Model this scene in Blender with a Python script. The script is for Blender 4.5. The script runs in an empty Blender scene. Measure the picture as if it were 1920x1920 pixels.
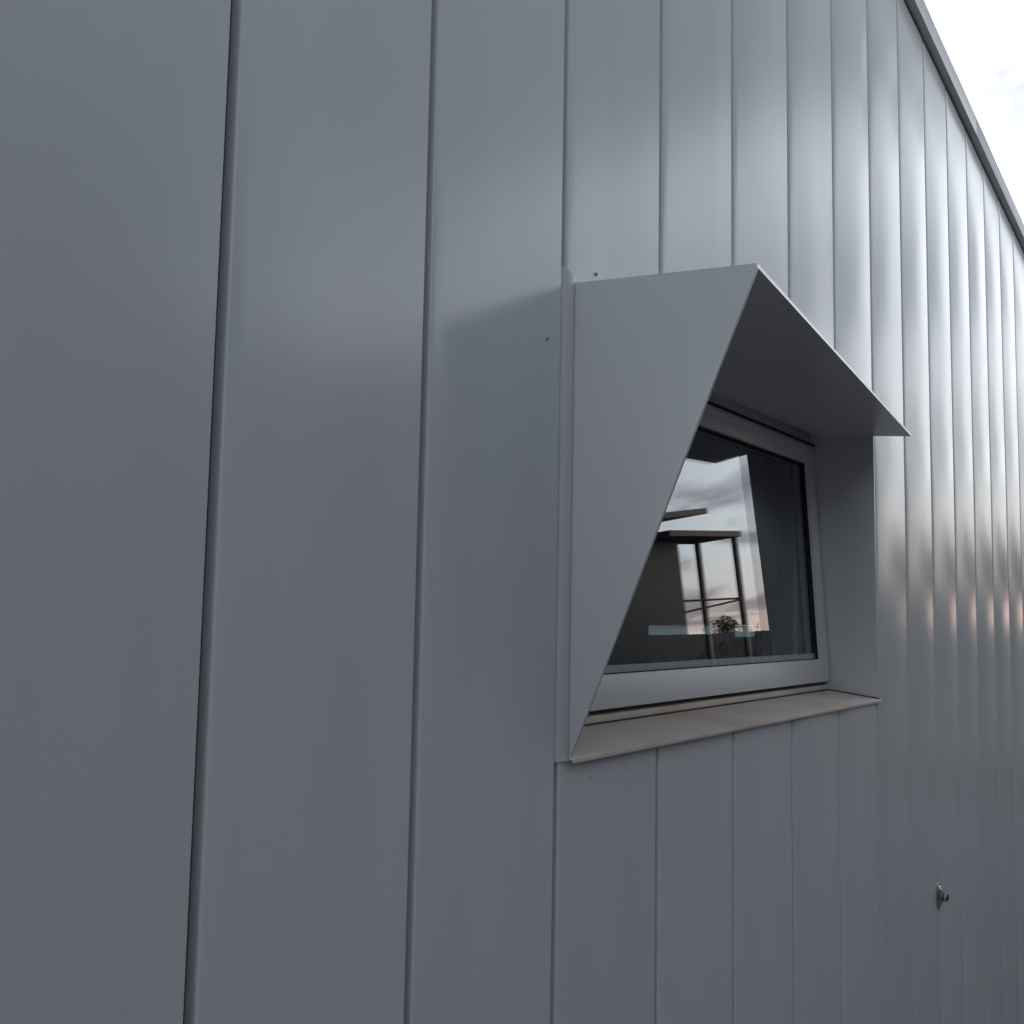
import bpy, bmesh, math, random
from mathutils import Vector, Matrix, noise
R = math.radians
scene = bpy.context.scene
COL = scene.collection

# ------------------------------------------------------------------ scale
# Everything is laid out in "modules": 0.4 module = one cladding panel.
# K turns modules into metres; H is the eye height above the ground (modules).
K = 0.75
H = 2.70
def P(x, y, z):                     # module coordinates (z measured from eye level) -> metres
    return Vector((x * K, y * K, (z + H) * K))

# ------------------------------------------------------------------ camera
cam_d = bpy.data.cameras.new('camera')
cam = bpy.data.objects.new('camera', cam_d); COL.objects.link(cam)
yaw, pitch, roll = 0.9549, 0.0961, 0.0190
fw = Vector((math.sin(yaw)*math.cos(pitch), math.cos(yaw)*math.cos(pitch), math.sin(pitch)))
rt0 = Vector((math.cos(yaw), -math.sin(yaw), 0)); up0 = rt0.cross(fw)
rt = rt0*math.cos(roll) + up0*math.sin(roll); up = -rt0*math.sin(roll) + up0*math.cos(roll)
M = Matrix((rt, up, -fw)).transposed().to_4x4()
M.translation = P(-0.43564, -1.05332, 0.0)
cam.matrix_world = M
cam_d.sensor_width = 36; cam_d.sensor_fit = 'HORIZONTAL'
cam_d.lens = 36 * 1963.83 / 1920
cam_d.clip_start = 0.02; cam_d.clip_end = 3000
scene.camera = cam

# ------------------------------------------------------------------ render settings
scene.view_settings.view_transform = 'Standard'
scene.view_settings.look = 'None'
scene.view_settings.exposure = 2.12
scene.view_settings.gamma = 1.0
scene.view_settings.use_curve_mapping = False
scene.render.engine = 'CYCLES'
scene.cycles.use_denoising = True
scene.cycles.max_bounces = 10
scene.cycles.glossy_bounces = 6
scene.cycles.transparent_max_bounces = 12

# ------------------------------------------------------------------ world: dusk sky with broken cloud
SUN_AZ = R(42)        # direction of the low sun, measured from +x towards +y (behind the plane of the wall)
SUN_EL = R(5)
world = bpy.data.worlds.new('World'); scene.world = world
world.use_nodes = True
wt = world.node_tree; wt.nodes.clear()
def N(tree, typ, **kw):
    n = tree.nodes.new(typ)
    for k, v in kw.items(): setattr(n, k, v)
    return n
def mathn(tree, op, a, b=None, c=None, clamp=False):
    n = tree.nodes.new('ShaderNodeMath'); n.operation = op; n.use_clamp = clamp
    for i, v in enumerate((a, b, c)):
        if v is None: continue
        if isinstance(v, (int, float)): n.inputs[i].default_value = v
        else: tree.links.new(v, n.inputs[i])
    return n.outputs[0]
def mixc(tree, fac, a, b, blend='MIX'):
    n = tree.nodes.new('ShaderNodeMix'); n.data_type = 'RGBA'; n.blend_type = blend
    for s, v in ((n.inputs[0], fac), (n.inputs[6], a), (n.inputs[7], b)):
        if isinstance(v, (int, float)): s.default_value = v
        elif isinstance(v, (tuple, list)): s.default_value = (*v, 1)
        else: tree.links.new(v, s)
    return n.outputs[2]
def ramp(tree, fac, stops, interp='LINEAR'):
    n = tree.nodes.new('ShaderNodeValToRGB'); n.color_ramp.interpolation = interp
    el = n.color_ramp.elements
    while len(el) < len(stops): el.new(0.5)
    for e, (p, c) in zip(el, stops):
        e.position = p; e.color = (c, c, c, 1) if isinstance(c, (int, float)) else (*c, 1)
    tree.links.new(fac, n.inputs[0])
    return n.outputs[0]
def sstep(tree, x, lo, hi):
    n = tree.nodes.new('ShaderNodeMapRange'); n.interpolation_type = 'SMOOTHSTEP'
    tree.links.new(x, n.inputs[0]); n.inputs[1].default_value = lo; n.inputs[2].default_value = hi
    return n.outputs[0]

tc = N(wt, 'ShaderNodeTexCoord')
nrm = N(wt, 'ShaderNodeVectorMath', operation='NORMALIZE'); wt.links.new(tc.outputs['Generated'], nrm.inputs[0])
sep = N(wt, 'ShaderNodeSeparateXYZ'); wt.links.new(nrm.outputs[0], sep.inputs[0])
sx, sy, sz = sep.outputs
zc = mathn(wt, 'MAXIMUM', sz, 0.0)
den = mathn(wt, 'ADD', zc, 0.16)
cmb = N(wt, 'ShaderNodeCombineXYZ')
wt.links.new(mathn(wt, 'DIVIDE', sx, den), cmb.inputs[0]); wt.links.new(mathn(wt, 'DIVIDE', sy, den), cmb.inputs[1])
cl = N(wt, 'ShaderNodeTexNoise'); cl.inputs['Scale'].default_value = 1.9; cl.inputs['Detail'].default_value = 6
cl.inputs['Roughness'].default_value = 0.52; cl.inputs['Distortion'].default_value = 0.35
mp = N(wt, 'ShaderNodeMapping'); mp.inputs['Location'].default_value = (8.2, 4.9, 0)
wt.links.new(cmb.outputs[0], mp.inputs[0]); wt.links.new(mp.outputs[0], cl.inputs['Vector'])
cmask = sstep(wt, cl.outputs['Fac'], 0.45, 0.59)
sky = N(wt, 'ShaderNodeTexSky', sky_type='NISHITA')
sky.sun_disc = False; sky.sun_elevation = SUN_EL; sky.sun_rotation = R(90) - SUN_AZ
sky.air_density = 1.0; sky.dust_density = 2.0
# glow towards the sunset side
dot = N(wt, 'ShaderNodeVectorMath', operation='DOT_PRODUCT'); wt.links.new(nrm.outputs[0], dot.inputs[0])
dot.inputs[1].default_value = (math.cos(SUN_AZ)*math.cos(SUN_EL), math.sin(SUN_AZ)*math.cos(SUN_EL), math.sin(SUN_EL))
glow = mathn(wt, 'POWER', mathn(wt, 'MULTIPLY_ADD', dot.outputs['Value'], 0.5, 0.5, clamp=True), 3.0)
lum = mathn(wt, 'MULTIPLY_ADD', glow, 0.19, 0.38)
hq = mathn(wt, 'MULTIPLY_ADD', sy, -0.15, sz)
hq = mathn(wt, 'ADD', hq, mathn(wt, 'MULTIPLY_ADD', cl.outputs['Fac'], 0.30, -0.15))
high = sstep(wt, hq, 0.37, 0.52)                       # the cloud deck thickens and darkens overhead
lum = mathn(wt, 'MULTIPLY', lum, mathn(wt, 'MULTIPLY_ADD', high, -0.78, 1.0))
veil = mixc(wt, ramp(wt, sz, [(0.0, 0), (0.13, 1)], 'EASE'), (0.98, 0.70, 0.60), (0.93, 0.965, 1.01))
cloudcol = mixc(wt, sstep(wt, sz, 0.0, 0.2), (0.37, 0.33, 0.39), (0.37, 0.37, 0.44))
cc = mixc(wt, cmask, veil, cloudcol)
sc_ = N(wt, 'ShaderNodeVectorMath', operation='SCALE'); wt.links.new(cc, sc_.inputs[0]); wt.links.new(lum, sc_.inputs['Scale'])
ns = N(wt, 'ShaderNodeVectorMath', operation='SCALE'); wt.links.new(sky.outputs[0], ns.inputs[0]); ns.inputs['Scale'].default_value = 0.03
nadd = N(wt, 'ShaderNodeVectorMath', operation='ADD'); wt.links.new(sc_.outputs[0], nadd.inputs[0]); wt.links.new(ns.outputs[0], nadd.inputs[1])
bg = N(wt, 'ShaderNodeBackground'); bg.inputs['Strength'].default_value = 1.0
wt.links.new(nadd.outputs[0], bg.inputs['Color'])
wo = N(wt, 'ShaderNodeOutputWorld'); wt.links.new(bg.outputs[0], wo.inputs['Surface'])

# the sun is low, behind the plane of the wall and veiled by cloud
sun_d = bpy.data.lights.new('sun', 'SUN'); sun_d.energy = 0.5; sun_d.angle = R(20); sun_d.color = (1.0, 0.82, 0.68)
sun = bpy.data.objects.new('sun', sun_d); COL.objects.link(sun)
sd = Vector((math.cos(SUN_AZ)*math.cos(SUN_EL), math.sin(SUN_AZ)*math.cos(SUN_EL), math.sin(SUN_EL)))
sun.rotation_euler = sd.to_track_quat('Z', 'Y').to_euler(); sun.location = (0, 0, 30)

# ------------------------------------------------------------------ materials
def mat(name, base, rough=0.5, metal=0.0, spec=0.5, ior=1.5, bump=0.0, bscale=60, mott=0.0, mscale=3.0, mcol=None,
        rvar=0.0, coat=0.0, coat_r=0.1, streak=0.0):
    m = bpy.data.materials.new(name); m.use_nodes = True
    t = m.node_tree; b = t.nodes['Principled BSDF']
    b.inputs['Base Color'].default_value = (*base, 1); b.inputs['Roughness'].default_value = rough
    b.inputs['Metallic'].default_value = metal; b.inputs['IOR'].default_value = ior
    b.inputs['Specular IOR Level'].default_value = spec
    b.inputs['Coat Weight'].default_value = coat; b.inputs['Coat Roughness'].default_value = coat_r
    g = t.nodes.new('ShaderNodeNewGeometry')
    if mott:
        n = t.nodes.new('ShaderNodeTexNoise'); n.inputs['Scale'].default_value = mscale; n.inputs['Detail'].default_value = 6
        t.links.new(g.outputs['Position'], n.inputs['Vector'])
        f = mathn(t, 'MULTIPLY', sstep(t, n.outputs['Fac'], 0.35, 0.7), mott)
        c = mixc(t, f, base, mcol or tuple(v*0.6 for v in base))
        t.links.new(c, b.inputs['Base Color'])
    if streak:      # faint run-off streaks and a small difference from sheet to sheet
        mp_ = t.nodes.new('ShaderNodeMapping'); mp_.inputs['Scale'].default_value = (7, 7, 0.35)
        t.links.new(g.outputs['Position'], mp_.inputs[0])
        n = t.nodes.new('ShaderNodeTexNoise'); n.inputs['Scale'].default_value = 1.6; n.inputs['Detail'].default_value = 2
        t.links.new(mp_.outputs[0], n.inputs['Vector'])
        oi = t.nodes.new('ShaderNodeObjectInfo')
        f = mathn(t, 'MULTIPLY_ADD', n.outputs['Fac'], streak*2, 1.0 - streak)
        f = mathn(t, 'MULTIPLY', f, mathn(t, 'MULTIPLY_ADD', oi.outputs['Random'], 0.05, 0.975))
        vs_ = t.nodes.new('ShaderNodeVectorMath'); vs_.operation = 'SCALE'; vs_.inputs[0].default_value = base
        t.links.new(f, vs_.inputs['Scale']); t.links.new(vs_.outputs[0], b.inputs['Base Color'])
        n = t.nodes.new('ShaderNodeTexNoise'); n.inputs['Scale'].default_value = 1.3; n.inputs['Detail'].default_value = 2
        t.links.new(g.outputs['Position'], n.inputs['Vector'])
        t.links.new(mathn(t, 'MULTIPLY_ADD', n.outputs['Fac'], 0.10, rough - 0.05), b.inputs['Roughness'])
    if rvar:
        n = t.nodes.new('ShaderNodeTexNoise'); n.inputs['Scale'].default_value = 5; n.inputs['Detail'].default_value = 4
        t.links.new(g.outputs['Position'], n.inputs['Vector'])
        t.links.new(mathn(t, 'MULTIPLY_ADD', n.outputs['Fac'], rvar*2, rough - rvar), b.inputs['Roughness'])
    if bump:
        n = t.nodes.new('ShaderNodeTexNoise'); n.inputs['Scale'].default_value = bscale; n.inputs['Detail'].default_value = 3
        t.links.new(g.outputs['Position'], n.inputs['Vector'])
        bn = t.nodes.new('ShaderNodeBump'); bn.inputs['Strength'].default_value = bump; bn.inputs['Distance'].default_value = 0.002
        t.links.new(n.outputs['Fac'], bn.inputs['Height']); t.links.new(bn.outputs[0], b.inputs['Normal'])
    return m
PAINT = (0.735, 0.77, 0.785)
M_panel = mat('coated_sheet_metal', PAINT, rough=0.20, metal=0.0, spec=0.44, streak=0.05)
M_trim = mat('coated_flashing', (0.69, 0.715, 0.73), rough=0.26)
M_fascia = mat('coated_fascia', (0.62, 0.64, 0.66), rough=0.42, metal=0.1, mott=0.15, mscale=6)
M_sill = mat('dusty_sill_sheet', (0.78, 0.70, 0.65), rough=0.6, metal=0.0, mott=0.75, mscale=7, mcol=(0.66, 0.51, 0.40))
M_frame = mat('grey_window_profile', (0.74, 0.75, 0.765), rough=0.42)
M_gasket_gap = mat('gasket_and_gap_black', (0.012, 0.012, 0.013), rough=0.7)  # also blackens the strip that paints the shade above the sash
M_joint_shade = mat('joint_shade', (0.14, 0.145, 0.15), rough=0.5)  # dark tone puts the groove's shade into the colour
M_dark = mat('dark_backing', (0.05, 0.05, 0.055), rough=0.8)
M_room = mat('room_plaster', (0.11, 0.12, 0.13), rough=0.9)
M_steel = mat('galvanised_steel', (0.52, 0.53, 0.55), rough=0.28, metal=0.9, mott=0.3, mscale=60)
M_black = mat('dark_rubber', (0.03, 0.03, 0.035), rough=0.6)
M_curtain = mat('dark_curtain', (0.08, 0.08, 0.083), rough=0.9)
M_teal = mat('teal_cabinet', (0.05, 0.085, 0.095), rough=0.6)
M_rail = mat('dark_painted_steel', (0.07, 0.07, 0.075), rough=0.5)
M_house = mat('grey_render', (0.075, 0.085, 0.10), rough=0.85, mott=0.4, mscale=2)
M_slab = mat('roof_slab_paint', (0.045, 0.05, 0.06), rough=0.7)
M_bark = mat('bark', (0.07, 0.05, 0.04), rough=0.9)
M_leaf = mat('leaf', (0.03, 0.045, 0.022), rough=0.7)
M_ground = mat('concrete_paving', (0.235, 0.205, 0.22), rough=0.85, mott=0.5, mscale=0.8, bump=0.4, bscale=40)
M_grass = mat('bare_ground', (0.11, 0.10, 0.10), rough=0.95, mott=0.6, mscale=0.5)
M_mark = mat('paint_chip', (0.22, 0.22, 0.23), rough=0.7)

def glass_mat(name, ior, tint):
    m = bpy.data.materials.new(name); m.use_nodes = True
    t = m.node_tree; t.nodes.clear()
    o = t.nodes.new('ShaderNodeOutputMaterial'); mx = t.nodes.new('ShaderNodeMixShader')
    fr = t.nodes.new('ShaderNodeFresnel')
    ge = t.nodes.new('ShaderNodeNewGeometry')      # the same reflectance from either side of the sheet
    t.links.new(mathn(t, 'MULTIPLY_ADD', ge.outputs['Backfacing'], 1/ior - ior, ior), fr.inputs['IOR'])
    tr = t.nodes.new('ShaderNodeBsdfTransparent'); tr.inputs['Color'].default_value = (*tint, 1)
    gl = t.nodes.new('ShaderNodeBsdfGlossy'); gl.inputs['Roughness'].default_value = 0.0
    gl.inputs['Color'].default_value = (0.92, 0.93, 0.97, 1)
    t.links.new(fr.outputs[0], mx.inputs[0]); t.links.new(tr.outputs[0], mx.inputs[1]); t.links.new(gl.outputs[0], mx.inputs[2])
    t.links.new(mx.outputs[0], o.inputs[0])
    return m
M_glass = glass_mat('window_glass', 1.72, (0.86, 0.90, 0.90))
def translucent(name, c):
    m = bpy.data.materials.new(name); m.use_nodes = True
    t = m.node_tree; t.nodes.clear()
    o = t.nodes.new('ShaderNodeOutputMaterial'); tr = t.nodes.new('ShaderNodeBsdfTranslucent'); tr.inputs[0].default_value = (*c, 1)
    t.links.new(tr.outputs[0], o.inputs[0]); return m
M_tealglass = translucent('teal_frosted_glass', (0.09, 0.135, 0.16))

# ------------------------------------------------------------------ object helpers
def link(name, me, parent=None, m=None):
    o = bpy.data.objects.new(name, me); COL.objects.link(o)
    if parent is not None: o.parent = parent
    if m is not None: me.materials.append(m)
    return o
def tag(o, label=None, cat=None, group=None, kind=None):
    if label: o['label'] = label
    if cat: o['category'] = cat
    if group: o['group'] = group
    if kind: o['kind'] = kind
    return o
def empty(name, parent=None):
    o = bpy.data.objects.new(name, None); COL.objects.link(o); o.empty_display_size = 0.1
    if parent is not None: o.parent = parent
    return o
class MB:
    """vertex / face collector in module coordinates"""
    def __init__(s): s.v = []; s.f = []
    def quad(s, a, b, c, d):
        i = len(s.v); s.v += [a, b, c, d]; s.f.append((i, i+1, i+2, i+3)); return s
    def box(s, x0, x1, y0, y1, z0, z1):
        i = len(s.v)
        s.v += [(x, y, z) for z in (z0, z1) for y in (y0, y1) for x in (x0, x1)]
        for f in ((0,2,3,1),(4,5,7,6),(0,1,5,4),(2,6,7,3),(0,4,6,2),(1,3,7,5)): s.f.append(tuple(i+k for k in f))
        return s
    def hexa(s, lo, hi):                 # two matching rings of 4
        i = len(s.v); s.v += list(lo) + list(hi)
        for f in ((3,2,1,0),(4,5,6,7),(0,1,5,4),(1,2,6,5),(2,3,7,6),(3,0,4,7)): s.f.append(tuple(i+k for k in f))
        return s
    def prism(s, pts, axis, a, b):       # polygon pts (2d) extruded along an axis
        i = len(s.v); n = len(pts)
        def mk(p, t): return {'x': (t, p[0], p[1]), 'y': (p[0], t, p[1]), 'z': (p[0], p[1], t)}[axis]
        s.v += [mk(p, a) for p in pts] + [mk(p, b) for p in pts]
        s.f.append(tuple(i+k for k in range(n))[::-1]); s.f.append(tuple(i+n+k for k in range(n)))
        for k in range(n):
            j = (k+1) % n; s.f.append((i+k, i+j, i+n+j, i+n+k))
        return s
    def tube(s, a, b, r0, r1=None, n=12):
        r1 = r0 if r1 is None else r1
        a, b = Vector(a), Vector(b); d = (b-a).normalized()
        u = d.orthogonal().normalized(); w = d.cross(u); i = len(s.v)
        for c, r in ((a, r0), (b, r1)):
            for k in range(n):
                t = 2*math.pi*k/n; s.v.append(tuple(c + r*(math.cos(t)*u + math.sin(t)*w)))
        for k in range(n):
            j = (k+1) % n; s.f.append((i+k, i+j, i+n+j, i+n+k))
        s.f.append(tuple(i+k for k in range(n))[::-1]); s.f.append(tuple(i+n+k for k in range(n)))
        return s
    def build(s, name, m, parent=None, bevel=0.0, smooth=None, xf=None, seg=2):
        me = bpy.data.meshes.new(name)
        vs = [(xf(v) if xf else v) for v in s.v]
        me.from_pydata([P(*v) for v in vs], [], s.f)
        bm = bmesh.new(); bm.from_mesh(me)
        bmesh.ops.remove_doubles(bm, verts=bm.verts, dist=1e-6)
        if smooth is None: bmesh.ops.recalc_face_normals(bm, faces=bm.faces)
        if bevel:
            eds = [e for e in bm.edges if len(e.link_faces) == 2 and e.calc_face_angle(0) > R(25)]
            bmesh.ops.bevel(bm, geom=eds, offset=bevel*K, segments=seg, affect='EDGES', profile=0.5, clamp_overlap=True)
        a = R(smooth if smooth else 35)
        for f in bm.faces: f.smooth = True
        for e in bm.edges:
            if len(e.link_faces) == 2 and e.calc_face_angle(0) > a: e.smooth = False
        bm.to_mesh(me); bm.free()
        return link(name, me, parent, m)

# ------------------------------------------------------------------ ground
gp = MB().quad((-900,-900,-H), (900,-900,-H), (900,900,-H), (-900,900,-H)).build('ground', M_grass)
tag(gp, kind='structure')
pv = MB().box(-30, 17, -40, 14, -H-0.02, -H+0.006).build('paving', M_ground)
tag(pv, kind='structure')

# ------------------------------------------------------------------ the clad building
XL, XR = 1.249, 3.214            # window opening
ZB, ZT = -0.266, 0.638
def eave(x): return 2.4674 - 0.09569 * (x - 4)
WALL_X0, WALL_X1 = -3.6, 24.0
bld = empty('clad_building'); bld.location = (0, 0, 0)
tag(bld, 'building clad in pale grey vertical metal panels with a hooded window', 'building')

GW, GD = 0.019, 0.022           # seam recess: width, depth
def panel_mesh(n, z0, z1, seed):
    """one cladding tray: rounded left return, slightly cambered face, sharp right edge, recessed tongue"""
    rnd = random.Random(seed)
    xa, xb = n*0.4 + GW, (n+1)*0.4
    w = xb - xa
    far = n > 18
    h = (0.0011 if n < 5 else 0.0030 if n < 7 else 0.0082) + rnd.uniform(-0.0007, 0.0011)           # camber
    skew = rnd.uniform(-0.0006, 0.0009)
    amp = 0.0024 if n < 8 else 0.0012
    prof = []                                            # (x, y, camber factor u)
    r = 0.0045
    prof.append((xa + 0.0002, GD + 0.008, None))
    prof.append((xa + 0.0002, r, None))
    for k in range(1, 5):
        t = math.pi/2 * k/4
        prof.append((xa + r*(1-math.cos(t)) + 0.0002, r*(1-math.sin(t)), None))
    m_ = 6 if far else 14
    for k in range(1, m_+1):
        u = k / (m_ + 1)
        prof.append((xa + r + (w - r - 0.0022)*u, 0.0, u))
    prof.append((xb - 0.0022, 0.0, None)); prof.append((xb - 0.0006, 0.0, None)); prof.append((xb, 0.0010, None))
    prof.append((xb, GD + 0.004, None))
    nz = 5 if far else max(3, int((z1 - z0) / 0.09))
    rows = []
    for j in range(nz + 1):
        s = j / nz; row = []
        for (x, y, u) in prof:
            zt = eave(x) - 0.013 if z1 > 5 else z1
            z = z0 + (zt - z0) * s
            if u is not None:
                tp = min(1.0, max(0.0, (zt - z) / 0.55)); tp = tp*tp*(3-2*tp) if z1 > 5 else 1.0
                c = 4*u*(1-u)
                nn = noise.noise(Vector((x*3.3 + seed*7.1, z*1.15, seed*3.7)))
                n2 = noise.noise(Vector((x*1.1 + 20, z*0.45, seed*1.3)))
                y = tp*(-(h*c + skew*math.sin(2*math.pi*u)) + c*(amp*nn + (0.0034 if n < 8 else 0.0022)*n2))
            row.append((x, y, z))
        rows.append(row)
    b = MB(); L = len(prof)
    for row in rows: b.v += row
    for j in range(nz):
        for k in range(L-1):
            b.f.append((j*L+k, j*L+k+1, (j+1)*L+k+1, (j+1)*L+k))
    return b
for n in range(int(WALL_X0/0.4), int(WALL_X1/0.4)):
    if 3 <= n <= 7:
        if n == 3:   # beside the left flashing
            pass
        panel_mesh(n, -H+0.15, ZB - 0.004, n).build('panel', M_panel, bld, smooth=40)
        panel_mesh(n, ZT + 0.004, 9, n).build('panel', M_panel, bld, smooth=40)
    else:
        panel_mesh(n, -H+0.15, 9, n).build('panel', M_panel, bld, smooth=40)

# dark strip at the bottom of every joint, painting in the recess shade
for n in range(int(WALL_X0/0.4) + 1, int(WALL_X1/0.4)):
    x = n*0.4
    spans = [(-H+0.15, ZB - 0.006), (ZT + 0.006, None)] if 4 <= n <= 8 else [(-H+0.15, None)]
    for z0, z1 in spans:
        zt = eave(x) - 0.02 if z1 is None else z1
        MB().box(x + 0.0004, x + GW - 0.0002, GD, GD + 0.004, z0, zt).build('joint_shade_strip', M_joint_shade, bld)

# backing wall behind the panels, with the opening left free
yb0, yb1 = GD + 0.012, 0.30
bw = MB()
bw.box(WALL_X0, XL-0.004, yb0, yb1, -H+0.10, 1.9)
bw.box(XR+0.004, WALL_X1, yb0, yb1, -H+0.10, 0.3)
bw.box(XL-0.004, XR+0.004, yb0, yb1, -H+0.10, ZB-0.035)
bw.prism([(WALL_X0, 1.9), (XL-0.004, 1.9), (XL-0.004, eave(XL)-0.02), (WALL_X0, eave(WALL_X0)-0.02)], 'y', yb0, yb1)
bw.prism([(XL-0.004, ZT+0.020), (XR+0.004, ZT+0.020), (XR+0.004, eave(XR)-0.02), (XL-0.004, eave(XL)-0.02)], 'y', yb0, yb1)
bw.prism([(XR+0.004, 0.3), (WALL_X1, 0.3), (WALL_X1, eave(WALL_X1)-0.02), (XR+0.004, eave(XR)-0.02)], 'y', yb0, yb1)
bw.build('backing_wall', M_dark, bld)
pl = MB().box(WALL_X0, WALL_X1, 0.002, 0.30, -H, -H+0.145).build('plinth', M_house, bld)

# roof, end walls and back wall
def slope_box(x0, x1, y0, y1, lo, hi):
    return MB().hexa([(x0,y0,eave(x0)+lo),(x1,y0,eave(x1)+lo),(x1,y1,eave(x1)+lo),(x0,y1,eave(x0)+lo)],
                     [(x0,y0,eave(x0)+hi),(x1,y0,eave(x1)+hi),(x1,y1,eave(x1)+hi),(x0,y1,eave(x0)+hi)])
slope_box(WALL_X0, WALL_X1, 0.02, 2.3, 0.004, 0.082).build('roof', M_trim, bld)
FT = 0.034
fas = MB()
fx = WALL_X0 - 0.03
# fascia: folded sheet with a drip return; joints every 3 m are lap seams
seg = [fx, 0.9, 4.9, 8.9, 12.9, 16.9, 20.9, WALL_X1 + 0.03]
for a, b_ in zip(seg[:-1], seg[1:]):
    slope_box(a, b_, -FT, 0.018, 0.0, 0.090).build('eave_fascia', M_fascia, bld, bevel=0.0022)
# far walls (closed body)
for x0, x1 in ((WALL_X0, WALL_X0+0.2), (WALL_X1-0.2, WALL_X1)):
    MB().prism([(x0, -H), (x1, -H), (x1, eave(x1)), (x0, eave(x0))], 'y', 0.305, 2.25).build('end_wall', M_house, bld)

# ---- room behind the window
room = empty('room_interior', bld)
RB = 2.0                                            # back wall of the room
rx0, rx1, rz0, rz1 = 0.6, 8.4, -H+0.1, 1.5
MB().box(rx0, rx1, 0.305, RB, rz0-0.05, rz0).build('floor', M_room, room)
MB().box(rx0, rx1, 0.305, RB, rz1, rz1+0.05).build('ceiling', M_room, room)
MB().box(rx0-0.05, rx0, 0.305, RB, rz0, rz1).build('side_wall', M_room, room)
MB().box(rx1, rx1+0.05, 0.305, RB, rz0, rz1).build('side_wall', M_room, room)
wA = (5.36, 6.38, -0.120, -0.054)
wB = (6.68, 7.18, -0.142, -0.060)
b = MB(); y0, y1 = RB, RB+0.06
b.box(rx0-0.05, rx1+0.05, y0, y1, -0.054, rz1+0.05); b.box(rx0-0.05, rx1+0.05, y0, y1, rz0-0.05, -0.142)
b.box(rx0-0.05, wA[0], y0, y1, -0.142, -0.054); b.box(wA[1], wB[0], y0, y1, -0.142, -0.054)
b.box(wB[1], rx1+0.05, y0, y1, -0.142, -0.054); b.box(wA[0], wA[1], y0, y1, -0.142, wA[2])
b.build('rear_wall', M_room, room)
for w_ in (wA, wB):
    MB().quad((w_[0], y0+0.02, w_[2]), (w_[1], y0+0.02, w_[2]), (w_[1], y0+0.02, w_[3]), (w_[0], y0+0.02, w_[3])).build('teal_pane', M_tealglass, room)
MB().box(5.36, 6.38, RB-0.10, RB-0.004, -0.60, -0.135).build('cabinet', M_teal, room, bevel=0.004)
MB().box(6.66, 7.20, RB-0.10, RB-0.004, -0.60, -0.150).build('cabinet', M_teal, room, bevel=0.004)
# curtain hanging inside at the right of the opening
cb = MB(); npl = 60; zs = (-0.55, 0.72)
pts = []
for k in range(npl+1):
    u = k/npl
    pts.append((3.21 + 0.42*u, 0.42 + 0.016*math.sin(u*math.pi*2*6.5) + 0.006*math.sin(u*37)))
for k in range(npl):
    (xa_, ya_), (xb_, yb_) = pts[k], pts[k+1]
    cb.quad((xa_, ya_, zs[0]), (xb_, yb_, zs[0]), (xb_, yb_, zs[1]), (xa_, ya_, zs[1]))
cb.build('curtain', M_curtain, room, smooth=80)

# ---- the window
win = empty('window', bld)
# reveal linings (thin folded sheets)
JT = 0.008
MB().prism([(-0.0015, ZB+0.004), (0.235, ZB+0.004), (0.235, ZT+0.018), (0.0, ZT-0.0025), (-0.0015, ZT-0.0025)], 'x', XR-JT, XR).build('jamb_lining', M_trim, win, bevel=0.001)
MB().box(XL, XL+0.006, 0.006, 0.235, ZB+0.004, ZT-0.002).build('jamb_lining', M_trim, win)
# sloping sill with a front drip edge
yS, zS = 0.166, -0.2445
b = MB()
b.hexa([(XL-0.006, -0.014, ZB-0.0045), (XR+0.005, -0.014, ZB-0.0045), (XR-JT-0.0015, yS, zS-0.0045), (XL-0.006, yS, zS-0.0045)],
       [(XL-0.006, -0.014, ZB), (XR+0.005, -0.014, ZB), (XR-JT-0.0015, yS, zS), (XL-0.006, yS, zS)])
b.box(XL-0.006, XR+0.005, -0.0160, -0.0135, ZB-0.009, ZB-0.0005)
b.build('sill', M_sill, win, bevel=0.001)
MB().box(XL+0.007, XR-JT-0.001, 0.1600, 0.1664, -0.262, -0.2420).build('sealant_joint', M_gasket_gap, win)
MB().hexa([(XR-JT-0.0045, -0.010, ZB-0.003), (XR-JT-0.0002, -0.010, ZB-0.003), (XR-JT-0.0002, yS, zS-0.003), (XR-JT-0.0045, yS, zS-0.003)],
          [(XR-JT-0.0045, -0.010, ZB+0.0035), (XR-JT-0.0002, -0.010, ZB+0.0035), (XR-JT-0.0002, yS, zS+0.003), (XR-JT-0.0045, yS, zS+0.003)]).build('sealant_joint', M_gasket_gap, win)
# ledge behind the sill, then the shadow gap under the sash
MB().box(XL+0.007, XR-JT-0.001, 0.1665, 0.25, -0.262, -0.2265).build('sill_upstand', M_sill, win, bevel=0.0015)
# fixed frame
YF = 0.206; SX0_, SX1_ = XL+0.02, XR-JT-0.006
b = MB()
b.box(XL+0.007, XL+0.05, YF, YF+0.07, -0.226, ZT+0.013)
b.box(XR-JT-0.032, XR-JT-0.001, YF, YF+0.07, -0.226, ZT+0.013)
b.box(XL+0.05, XR-JT-0.032, YF, YF+0.07, 0.585, ZT+0.013)
b.box(XL+0.05, XR-JT-0.032, YF+0.01, YF+0.07, -0.226, -0.19)
b.build('frame', M_frame, win, bevel=0.002)
b = MB().box(XR-JT-0.045, XR-JT-0.033, YF+0.012, YF+0.05, -0.21, 0.60)
b.box(XL+0.05, XR-JT-0.04, YF+0.012, YF+0.05, 0.575, 0.584)
b.build('gasket_and_gap_shade', M_gasket_gap, win)
MB().box(SX0_, SX1_, YF-0.0045, YF-0.0004, 0.6085, 0.6175).build('gasket_and_gap_shade', M_gasket_gap, win)  # black strip painting in the dark gap between sash top and frame
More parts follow.
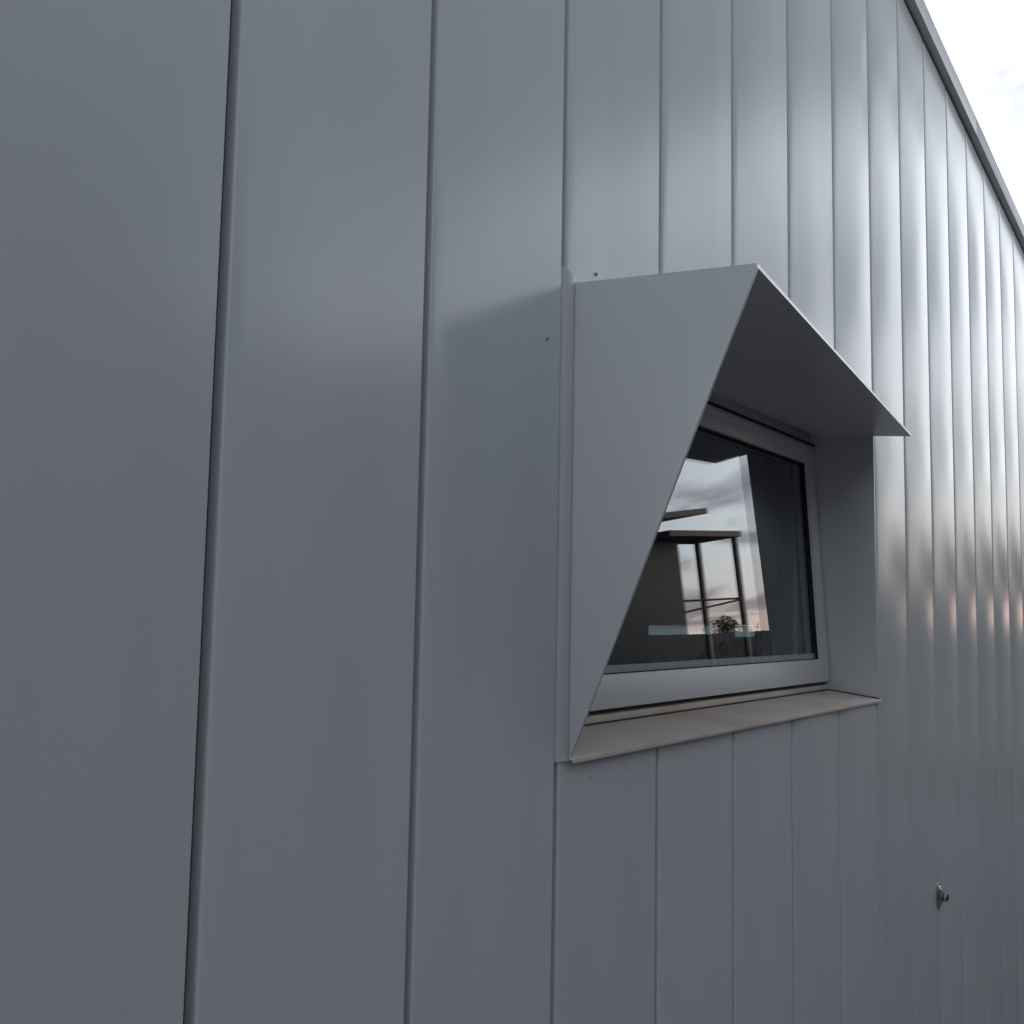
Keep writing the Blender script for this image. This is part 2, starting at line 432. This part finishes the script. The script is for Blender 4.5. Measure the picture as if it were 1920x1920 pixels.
# tilted sash: local (x, depth, height) rotated about the bottom edge
TH = R(3.7); SY, SZ = 0.1555, -0.2135
def sx_(v):
    x, d, h = v
    return (x, SY + d*math.cos(TH) + h*math.sin(TH), SZ + h*math.cos(TH) - d*math.sin(TH))
SX0, SX1, SH = XL+0.012, 3.199, 0.822
GX0, GX1, GZ0, GZ1 = SX0+0.075, 3.128, 0.077, 0.757
sash = empty('sash', win)
def rail(name, pts):   # mitred rails: outer pair / inner pair in (x,h)
    bb = MB(); lo = [(x, 0.0, h) for x, h in pts]; hi = [(x, 0.055, h) for x, h in pts]
    bb.hexa(lo, hi); return bb.build(name, M_frame, sash, bevel=0.0022, xf=sx_)
g = 0.0004
rail('bottom_rail', [(SX0, 0), (SX1, 0), (GX1, GZ0), (GX0, GZ0)])
rail('top_rail', [(SX1, SH), (SX0, SH), (GX0, GZ1), (GX1, GZ1)])
rail('stile', [(SX1, g), (SX1, SH-g), (GX1, GZ1-g), (GX1, GZ0+g)])
rail('stile', [(SX0, SH-g), (SX0, g), (GX0, GZ0+g), (GX0, GZ1-g)])
# glazing bead and gasket, set back
b = MB()
for (x0, x1, h0, h1) in ((GX0, GX1, GZ0, GZ0+0.003), (GX0, GX1, GZ1-0.004, GZ1), (GX1-0.004, GX1, GZ0+0.003, GZ1-0.004), (GX0, GX0+0.004, GZ0+0.003, GZ1-0.004)):
    b.box(x0, x1, 0.012, 0.020, h0, h1)
b.build('glazing_gasket', M_gasket_gap, sash, xf=sx_)
MB().box(GX0-0.004, GX1+0.004, 0.0205, 0.0215, GZ0-0.004, GZ1+0.004)
def pane(d, m):
    bb = MB(); bb.quad((GX0-0.003, d, GZ0-0.003), (GX1+0.003, d, GZ0-0.003), (GX1+0.003, d, GZ1+0.003), (GX0-0.003, d, GZ1+0.003))
    return bb.build('pane', m, sash, xf=sx_)
pane(0.0210, M_glass); pane(0.0370, M_glass)
MB().box(GX0, GX1, 0.0225, 0.0355, GZ0-0.002, GZ0+0.020).build('spacer', M_trim, sash, xf=sx_)
b = MB()
for (x0, x1, h0, h1) in ((GX1-0.005, GX1, GZ0+0.02, GZ1-0.006), (GX0, GX1, GZ1-0.006, GZ1)):
    b.box(x0, x1, 0.0225, 0.0355, h0, h1)
b.build('dark_spacer', M_gasket_gap, sash, xf=sx_)
# inner cill board seen through the glass
MB().box(XL+0.05, XR-0.05, 0.29, 0.40, -0.17, -0.150).build('inner_sill', M_trim, win, bevel=0.003)

# ---- folded hood: tapering side fin, sloping visor, left edge flashing
hood = empty('window_hood', bld)
FO, FZ = 0.3727, 0.609            # outer top corner of the fin
TO, TZ = 0.1262, 0.626            # outer right corner of the visor
ft = 0.0065
fin = MB().prism([(0.004, ZT+0.001), (-FO, FZ+0.001), (-FO-0.002, FZ-0.008), (-0.006, ZB-0.004), (0.004, ZB-0.004)], 'x', XL-ft, XL)
fin.build('side_fin', M_trim, hood, bevel=0.0009)
# visor sheet
vt = 0.007
def vis(x, y):                    # height of the visor underside
    # plane through the wall line and the two outer corners (nearly planar)
    t = (x - XL) / (XR - XL)
    yo = -FO + (FO - TO)*t; zo = FZ + (TZ - FZ)*t
    return ZT - 0.004 + (zo - 0.003 - (ZT - 0.004)) * (y / yo)
nx = 16
b = MB()
xs = [XL + 0.0005 + (XR - XL)*k/nx for k in range(nx+1)]
for k in range(nx):
    q = []
    for x in (xs[k], xs[k+1]):
        yo = -FO + (FO - TO)*((x - XL)/(XR - XL))
        q.append((x, yo, vis(x, yo))); q.append((x, 0.236, vis(x, 0.236)))
    a0, a1, c0, c1 = q
    b.quad(a0, c0, c1, a1)
    up_ = lambda p: (p[0], p[1], p[2] + vt)
    b.quad(up_(a0), up_(a1), up_(c1), up_(c0))
    b.quad(a0, up_(a0), up_(c0), c0)
    b.quad(a1, c1, up_(c1), up_(a1))
    if k == 0: b.quad(a0, a1, up_(a1), up_(a0))
    if k == nx-1: b.quad(c0, up_(c0), up_(c1), c1)
b.build('visor', M_trim, hood, smooth=30)
# vertical flashing over the seam beside the fin: rounded nose on the left, flat on the right
fl = []
x0, x1 = 1.2035, XL - ft - 0.0008
fl = [(x0, 0.0155), (x0, 0.008), (x0+0.002, 0.003), (x0+0.007, -0.001), (x0+0.016, -0.0045), (x0+0.030, -0.0060), (x1-0.003, -0.0060), (x1, -0.0045), (x1, 0.0125)]
b = MB(); nfl = len(fl)
def ztop(x): return 0.664 - 0.016*(x - x0)/(x1 - x0)
for (x, y) in fl: b.v.append((x, y, ZB - 0.004))
for (x, y) in fl: b.v.append((x, y, ztop(x)))
for k in range(nfl-1): b.f.append((k, k+1, nfl+k+1, nfl+k))
b.f.append(tuple(range(nfl))); b.f.append(tuple(range(nfl, 2*nfl))[::-1])
b.build('edge_flashing', M_trim, hood)

# ---- small marks in the coating: rivets under the sill, chips
def rivet(x, z, r=0.0036):
    bb = MB(); i = 0; n_ = 12
    rings = ((1.0, 0.0005), (0.9, -0.0006), (0.55, -0.0012))
    for f_, d in rings:
        for k in range(n_):
            t = 2*math.pi*k/n_; bb.v.append((x + r*f_*math.cos(t), d - 0.002, z + r*f_*math.sin(t)))
    for q in range(2):
        for k in range(n_):
            j = (k+1) % n_; bb.f.append((q*n_+k, q*n_+j, (q+1)*n_+j, (q+1)*n_+k))
    bb.f.append(tuple(2*n_+k for k in range(n_)))
    bb.build('rivet', M_trim, bld, smooth=60)
for x, z in ((1.330, -0.308), (1.484, -0.310), (1.70, -0.303), (1.86, -0.300), (2.19, -0.298)): rivet(x, z)
def chip(x, z, w, h_):
    bb = MB(); bb.prism([(x-w, z-h_*0.7), (x+w*0.5, z-h_), (x+w, z+h_*0.3), (x-w*0.2, z+h_), (x-w*0.9, z+h_*0.5)], 'y', -0.0042, 0.001)
    bb.build('paint_chip', M_mark, bld)
chip(1.152, 0.507, 0.0010, 0.0034); chip(1.328, 0.680, 0.0013, 0.0034)

# ------------------------------------------------------------------ tap-like steel fixture low on the wall
fixt = empty('wall_bolt')
tag(fixt, 'small steel bolt with a cone washer fixed low on the cladding right of the window', 'wall fixture')
ex, ez = 3.985, -1.070
MB().tube((ex, 0.003, ez), (ex, -0.004, ez), 0.050, 0.050, 24).build('washer', M_steel, fixt, bevel=0.0012)
MB().tube((ex, -0.0045, ez), (ex, -0.022, ez), 0.043, 0.016, 24).build('cone', M_steel, fixt)
MB().tube((ex, -0.0225, ez), (ex, -0.038, ez), 0.0105, 0.0105, 16).build('stem', M_black, fixt)
MB().tube((ex, -0.024, ez), (ex, -0.034, ez), 0.0185, 0.0185, 6).build('nut', M_steel, fixt, bevel=0.0015)

# ------------------------------------------------------------------ across the yard (seen reflected in the window and the cladding)
hs = empty('opposite_house')
tag(hs, 'grey flat roofed house across the yard, seen only as a reflection in the window', 'house')
MB().box(-16, 14.1, -16, -5.53, -H, 1.985).build('wall', M_house, hs)
b = MB().box(-16.2, 12.5, -16.2, -5.0, 2.0, 2.11)
b.hexa([(12.51, -16.2, 2.02), (14.14, -16.2, 2.24), (14.14, -5.0, 2.24), (12.51, -5.0, 2.02)],
       [(12.51, -16.2, 2.10), (14.14, -16.2, 2.33), (14.14, -5.0, 2.33), (12.51, -5.0, 2.10)])
b.build('roof_slab', M_slab, hs)
MB().box(-16, 4.6, -15, -6.2, 2.115, 3.8).build('upper_storey', M_house, hs)
MB().hexa([(12.7, -5.78, 1.79), (15.24, -5.78, 1.96), (15.24, -4.96, 1.96), (12.7, -4.96, 1.79)],
          [(12.7, -5.78, 1.87), (15.24, -5.78, 2.05), (15.24, -4.96, 2.05), (12.7, -4.96, 1.87)]).build('canopy', M_slab, hs)
for (x, y) in ((15.13, -5.04), (15.13, -5.68)):
    MB().box(x-0.042, x+0.042, y-0.042, y+0.042, -H, 1.945).build('post', M_rail, hs, bevel=0.006)
MB().tube((15.09, -5.04, 0.98), (14.1, -5.60, 0.98), 0.016, n=8).build('rail', M_rail, hs)
MB().tube((15.09, -5.04, 0.96), (14.1, -5.60, 0.80), 0.016, n=8).build('rail', M_rail, hs)

# low hedge line and trees beyond the yard
random.seed(4)
def leaves(b, c, rx, ry, rz, n, s, rnd):
    for _ in range(n):
        while True:
            v = Vector((rnd.uniform(-1,1), rnd.uniform(-1,1), rnd.uniform(-1,1)))
            if 0.15 < v.length < 1: break
        k = 0.75 + 0.25*noise.noise(v*2.1 + Vector(c))
        p = Vector((c[0]+v.x*rx*k, c[1]+v.y*ry*k, c[2]+v.z*rz*k))
        a = Vector((rnd.gauss(0,1), rnd.gauss(0,1), rnd.gauss(0,1))).normalized()*s*rnd.uniform(.6,1.3)
        d = a.orthogonal().normalized()*s*rnd.uniform(.4,.8)
        b.quad(tuple(p-a), tuple(p+d), tuple(p+a), tuple(p-d))
def fast_build(b, name, m, parent=None):
    me = bpy.data.meshes.new(name); me.from_pydata([P(*v) for v in b.v], [], b.f); return link(name, me, parent, m)
def tree(x, y, ht, rad, seed, label):
    rnd = random.Random(seed)
    t = empty('tree'); tag(t, label, 'tree', 'trees beyond the yard')
    top = -H + ht
    b = MB(); b.tube((x, y, -H), (x+0.1, y, top - rad), 0.16, 0.08, 8)
    for k in range(5):
        a = rnd.uniform(0, 6.28); z0_ = top - rad*rnd.uniform(1.1, 1.7)
        b.tube((x+0.08, y, z0_), (x+math.cos(a)*rad*.7, y+math.sin(a)*rad*.7, z0_+rad*rnd.uniform(.4, 1.0)), 0.05, 0.015, 6)
    fast_build(b, 'trunk', M_bark, t)
    b = MB()
    for k in range(9):
        a = rnd.uniform(0, 6.28); q = rnd.uniform(0, .6)*rad
        leaves(b, (x+math.cos(a)*q, y+math.sin(a)*q, top - rad*rnd.uniform(.45, 1.35)), rad*.55, rad*.55, rad*.45, 420, rad*0.035, rnd)
    fast_build(b, 'crown', M_leaf, t)
tree(34.5, -14.1, 4.75, 0.95, 3, 'small bushy tree seen between the canopy posts in the reflection')
for k, (x, y, ht, rad, lab) in enumerate((
        (33.0, -9.2, 5.3, 1.4, 'low round tree nearest the canopy, at the left end of the far row'),
        (38.0, -8.6, 6.6, 1.9, 'dark tree second from the canopy end of the far row'),
        (43.0, -8.2, 7.4, 2.2, 'tallest broad tree in the middle of the far row'),
        (48.0, -7.4, 6.9, 2.2, 'dark tree next right of the tallest in the far row'),
        (53.0, -6.6, 7.6, 2.4, 'broad tree in the gap right of the middle of the far row'),
        (58.0, -5.6, 7.0, 2.2, 'dark tree third from the open end of the far row'),
        (64.5, -4.6, 7.6, 2.5, 'added broad tree blocking horizon glow, next to last at the open end of the far row'),  # this tree and the next are added to block the horizon glow
        (71.0, -3.4, 7.8, 2.5, 'added tree blocking horizon glow, very last at the open end of the far row'))):
    tree(x, y, ht, rad, 20+k, lab)
rnd = random.Random(11); b = MB()
for k in range(150):
    u = k/149; x = 18 + 26*u; y = -15 + 8.0*u
    leaves(b, (x, y, -H + 2.0), 0.7, 0.7, 2.0 + rnd.uniform(-.1, .45), 150, 0.06, rnd)
hd = fast_build(b, 'hedge', M_leaf); tag(hd, kind='stuff')
b = MB()
b.hexa([(17.5,-15.0,-H),(44,-7.0,-H),(44.2,-7.6,-H),(17.7,-15.6,-H)], [(17.5,-15.0,1.05),(44,-7.0,1.05),(44.2,-7.6,1.05),(17.7,-15.6,1.05)])
w = b.build('boundary_wall', M_house); tag(w, 'low grey boundary wall behind the hedge at the end of the yard', 'wall')
